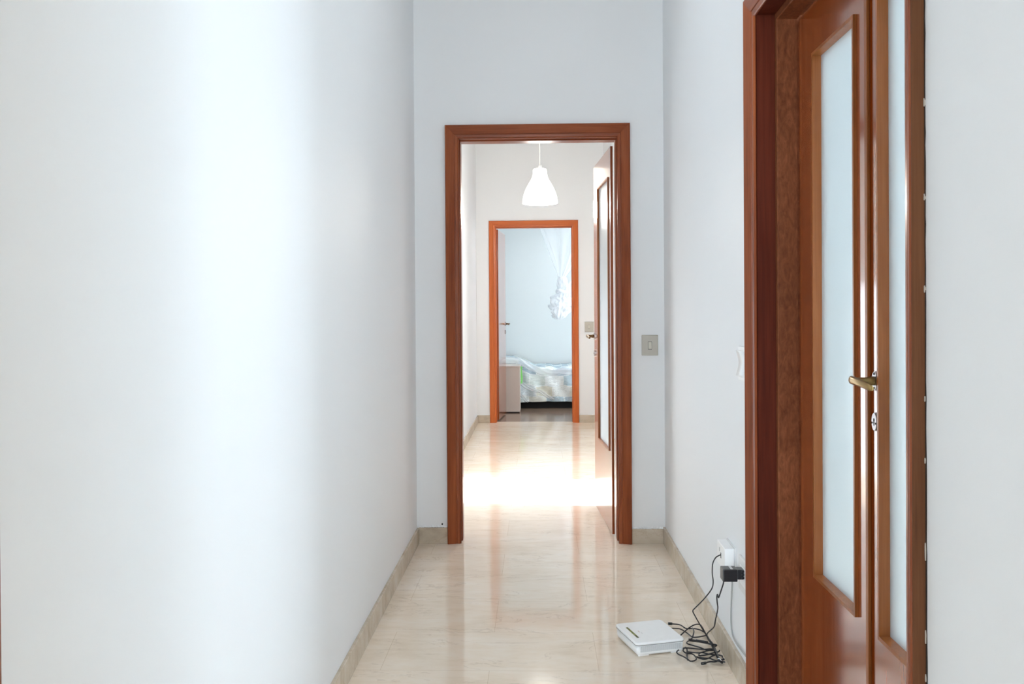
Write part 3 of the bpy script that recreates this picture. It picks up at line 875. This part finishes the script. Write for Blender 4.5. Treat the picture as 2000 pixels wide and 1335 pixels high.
o = bpy.data.objects.new('bedspread', me); COL.objects.link(o)
md = o.modifiers.new('thick', 'SOLIDIFY'); md.thickness = .008; md.offset = 1
tag(o, 'crumpled pale blue and cream patchwork bedspread covering the bed', 'bedspread')

# sheer white throw trailing diagonally over the bedspread
def ribbon(pts, w0, w1, name):
    b = MB(); b.smooth = True
    P = smooth_path(pts, 6); n = len(P)
    rows = []
    for i, p in enumerate(P):
        q = i / (n - 1)
        w = w0 + (w1 - w0) * q
        t = (P[min(i + 1, n - 1)] - P[max(i - 1, 0)]).normalized()
        sd = Vector((-t.z, 0, t.x))
        if sd.z < 0: sd = -sd
        rows.append([b.v(p + sd * (w * (k / 6 - .5)) + Vector((0, -.007 * math.sin(k * 1.7 + i * .45), .006 * math.sin(i * .8 + k)))) for k in range(7)])
    for i in range(n - 1):
        for k in range(6): b.face([rows[i][k], rows[i + 1][k], rows[i + 1][k + 1], rows[i][k + 1]])
    return b
th = root('sheer_throw', (0, 11.2, .5), 'sheer white voile trailing diagonally over the patchwork bedspread', 'voile')
b = ribbon([(-.60, 11.17, .612), (-.30, 11.165, .605), (-.22, 11.16, .585), (-.14, 11.155, .545), (-.05, 11.150, .500), (.05, 11.150, .466), (.16, 11.150, .450), (.30, 11.150, .462), (.55, 11.150, .475)], .085, .075, 'voile_fold')
o = b.build('voile_fold', M['net'], th); md = o.modifiers.new('thick', 'SOLIDIFY'); md.thickness = .001
b = ribbon([(-.40, 11.160, .345), (-.24, 11.150, .325), (-.16, 11.145, .285), (-.08, 11.145, .250), (.02, 11.145, .22), (.12, 11.15, .16), (.20, 11.15, .12)], .055, .035, 'voile_fold')
o = b.build('voile_fold', M['net'], th); md = o.modifiers.new('thick', 'SOLIDIFY'); md.thickness = .001
b = ribbon([(-.30, 11.155, .22), (-.22, 11.150, .18), (-.17, 11.150, .13), (-.12, 11.15, .09)], .045, .03, 'voile_fold')
o = b.build('voile_fold', M['net'], th); md = o.modifiers.new('thick', 'SOLIDIFY'); md.thickness = .001

cb = root('bedside_cabinet', (-.40, 10.95, 0), 'plain beige cabinet standing in front of the bed by the open door', 'cabinet')
b = MB(); b.box(-.62, -.213, 10.755, 11.09, .012, .540); b.build('cabinet_body', M['cabinet'], cb, bevel=.003)
b = MB(); b.box(-.625, -.2085, 10.750, 11.092, .5402, .558); b.build('cabinet_top', M['cabinet'], cb, bevel=.002)
b = MB(); b.box(-.61, -.222, 10.768, 11.08, 0, .0118); b.build('plinth', M['dark'], cb)
b = MB()
for k in range(7):
    z0 = .345 + k * .028
    b.box(-.2075, -.186 + .004 * math.sin(k), 10.93, 10.955, z0, z0 + .0285)
b.box(-.2075, -.19, 10.90, 10.99, .335, .345)
tag(b.build('green_cloth', M['green'], bevel=.003, base=(-.2, 10.95, .43)), 'sliver of bright green cloth between the beige cabinet and the bed', 'cloth')

# knotted mosquito net hanging over the bed
net = root('mosquito_net', (.31, 11.4, 1.6), 'white tulle mosquito net hanging in the bedroom, tied in a knot', 'mosquito net')
from mathutils import noise as mnoise
def drape(b, prof, seg=72, pleat=0.1, cnt=11, y0=11.45, ph=0, nz=0.0):
    b.smooth = True
    rings = []
    for cx, z, r, am in prof:
        ring = []
        for k in range(seg):
            t = 2 * math.pi * k / seg
            rr = r * (1 + am * math.sin(t * cnt + z * 2 + ph) + am * .6 * math.sin(t * (cnt - 4) + 2 + z * 5))
            if nz:
                w = mnoise.noise(Vector((math.cos(t) * 1.9, math.sin(t) * 1.9, z * 13))) + .55 * mnoise.noise(Vector((math.cos(t) * 4.6 + 5, math.sin(t) * 4.6, z * 29)))
                rr *= 1 + nz * w
            ring.append(b.v((cx + rr * math.cos(t), y0 + rr * .75 * math.sin(t), z)))
        rings.append(ring)
    for i in range(len(rings) - 1):
        for k in range(seg):
            m = (k + 1) % seg; b.face([rings[i][k], rings[i][m], rings[i + 1][m], rings[i + 1][k]])
b = MB()
pr = []
for k in range(26):
    q = k / 25
    z = 2.42 - q * .80
    cx = .475 - q * .17
    r = .46 * (1 - q) ** 1.12 + .034
    pr.append((cx, z, r, .05 + .12 * q))
drape(b, pr, 80)
b.build('net_canopy', M['net'], net)
b = MB()
pr = []
for q, r, cx, am in ((0, .034, .305, .2), (.12, .052, .318, .1), (.24, .060, .325, .1), (.32, .050, .318, .1), (.38, .070, .315, .08), (.50, .102, .312, .08), (.62, .112, .305, .08), (.74, .108, .298, .09), (.86, .088, .285, .1), (.95, .066, .275, .12), (1.0, .030, .27, .12)):
    pr.append((cx, 1.64 - q * .54, r * 1.05, am))
def dens(p, n=4):
    out = []
    for i in range(len(p) - 1):
        for k in range(n):
            t = k / n; out.append(tuple(p[i][j] + (p[i + 1][j] - p[i][j]) * t for j in range(4)))
    return out + [p[-1]]
drape(b, dens(pr, 6), 96, cnt=15, ph=1, nz=.55)
b.build('net_bunch', M['voile'], net)
b = MB()
kn = [(.305 + .058 * math.cos(t * .5), 11.45 - .05 + .052 * math.sin(t * .5) - .0, 1.455 + .014 * math.sin(t)) for t in range(14)]
b.tube(smooth_path(kn, 3), .02, 10); b.build('net_knot', M['voile'], net)
b = MB(); b.tube([(.395 + .05, 11.38, 1.60), (.40, 11.36, 1.54), (.405, 11.36, 1.45), (.385, 11.36, 1.38)], [.006, .012, .014, .008], 10)
b.build('net_tail', M['voile'], net)

# ------------------------------------------------------------------ lights
def area(name, loc, rot, sx, sy, power, col):
    l = bpy.data.lights.new(name, 'AREA'); l.shape = 'RECTANGLE'; l.size = sx; l.size_y = sy; l.energy = power; l.color = col
    o = bpy.data.objects.new(name, l); COL.objects.link(o); o.location = loc; o.rotation_euler = rot
    return o
R90 = math.pi / 2
LC = (.77, .895, 1.0)
cl = root('fill_ceiling_lamp', (0, 3.3, H), 'added round flush ceiling lamp of the near hall, unseen above the picture', 'lamp')  # lamp added out of view to brighten the hall's far end
b = MB(); b.lathe([(.19, H), (.195, H - .02), (.185, H - .028)], 0, 3.3, 40); b.build('lamp_base', M['whitepl'], cl)
b = MB(); b.lathe([(.183, H - .022), (.175, H - .05), (.14, H - .08), (.08, H - .098), (.0, H - .104)], 0, 3.3, 40); b.build('lamp_dome', M['dome'], cl)
cp_ = bpy.data.lights.new('fill_ceiling_light', 'POINT'); cp_.energy = P_CEIL; cp_.color = (.86, .94, 1.0); cp_.shadow_soft_size = .12
cpo = bpy.data.objects.new('fill_ceiling_light', cp_); COL.objects.link(cpo); cpo.location = (0, 3.3, H - .26)
area('fill_behind_camera', (0, -3.8, 1.3), (R90, 0, 0), .95, 2.2, P_BACK, (.90, .95, 1.0))  # fill lamp outside the added back window
area('assumed_daylight_side_room', (4.85, 3.0, 1.65), (0, R90, 0), 1.6, 1.7, P_SIDE, LC)  # area lamp outside the assumed side-room window
def aim(name, loc, to, sx, sy, power, col, spread=50):
    o = area(name, loc, (0, 0, 0), sx, sy, power, col)
    d = Vector(to) - Vector(loc)
    o.rotation_euler = d.to_track_quat('-Z', 'Y').to_euler()
    o.data.spread = math.radians(spread)
aim('fill_slanting', (3.40, -2.45, 1.45), (.757, .55, 1.45), .38, 2.6, P_SLANT * .66, LC)  # added lamps with no window there, shaping the bright band on the left wall
aim('fill_slanting', (4.00, -2.45, 1.45), (.757, .50, 1.45), .65, 2.6, P_SLANT * .45, LC)
aim('fill_slanting_soft', (2.2, -2.3, 1.45), (.757, .5, 1.45), 1.1, 2.2, P_SOFT, LC)  # added soft lamp that blends the band's near side
aim('fill_from_left', (-2.6, -3.2, 1.5), (-.7, .5, 1.4), 1.1, 2.2, P_LEFTW, LC, 180)  # lamps added in the left room to brighten the right wall
aim('fill_from_left', (-2.25, -3.3, 1.5), (-.7, .45, 1.4), .7, 2.2, P_LEFT, (.70, .86, 1.0))
area('assumed_daylight_bedroom', (1.52, 10.75, 1.65), (0, R90, 0), 1.4, 1.4, P_BED, (.84, .935, 1.0))  # lamp inside the room before the blank panel, standing for assumed daylight
sun = bpy.data.lights.new('sun', 'SUN'); sun.energy = P_SUN; sun.angle = math.radians(.8); sun.color = (.83, .915, 1)
so = bpy.data.objects.new('sun', sun); COL.objects.link(so)
el = math.radians(31)
dv = Vector((-math.cos(el) * .994, math.cos(el) * .11, -math.sin(el)))
so.rotation_euler = dv.to_track_quat('-Z', 'Y').to_euler(); so.location = (6, 6, 6)
pl = bpy.data.lights.new('lamp_bulb', 'POINT'); pl.energy = P_LAMP; pl.color = (1, .955, .89); pl.shadow_soft_size = .09
po = bpy.data.objects.new('lamp_bulb', pl); COL.objects.link(po); po.location = (LX, LY, 2.03)
W = bpy.data.worlds.new('sky'); SC.world = W; W.use_nodes = True
W.node_tree.nodes['Background'].inputs[0].default_value = (.80, .90, 1.0, 1); W.node_tree.nodes['Background'].inputs[1].default_value = P_SKY

# ------------------------------------------------------------------ camera
yaw, pitch, roll = -.0285, -.0075, .0064
cy, s = math.cos(yaw), math.sin(yaw); cp, sp = math.cos(pitch), math.sin(pitch); cr, sr = math.cos(roll), math.sin(roll)
A = Matrix(((cy, -s, 0), (s, cy, 0), (0, 0, 1)))
B = Matrix(((1, 0, 0), (0, cp, sp), (0, -sp, cp)))
R = Matrix(((cr, 0, -sr), (0, 1, 0), (sr, 0, cr)))
Q = R @ B @ A
rt_, fw_, up_ = Q[0], Q[1], Q[2]
cam = bpy.data.cameras.new('camera'); co = bpy.data.objects.new('camera', cam); COL.objects.link(co)
co.matrix_world = Matrix(((rt_[0], up_[0], -fw_[0], 0), (rt_[1], up_[1], -fw_[1], 0), (rt_[2], up_[2], -fw_[2], 1.2134), (0, 0, 0, 1)))
cam.sensor_fit = 'HORIZONTAL'; cam.sensor_width = 36; cam.lens = 36 * 1770 / 2000
cam.shift_x = .7 / 2000; cam.shift_y = -47.7 / 2000
cam.clip_start = .05; cam.clip_end = 200
SC.camera = co
SC.view_settings.view_transform = 'Standard'; SC.view_settings.look = 'None'
SC.view_settings.exposure = EXPO; SC.view_settings.gamma = 1.0
try: SC.view_settings.use_curve_mapping = False
except Exception: pass
try:
    SC.cycles.diffuse_bounces = 8; SC.cycles.max_bounces = 14; SC.cycles.transparent_max_bounces = 12
except Exception: pass
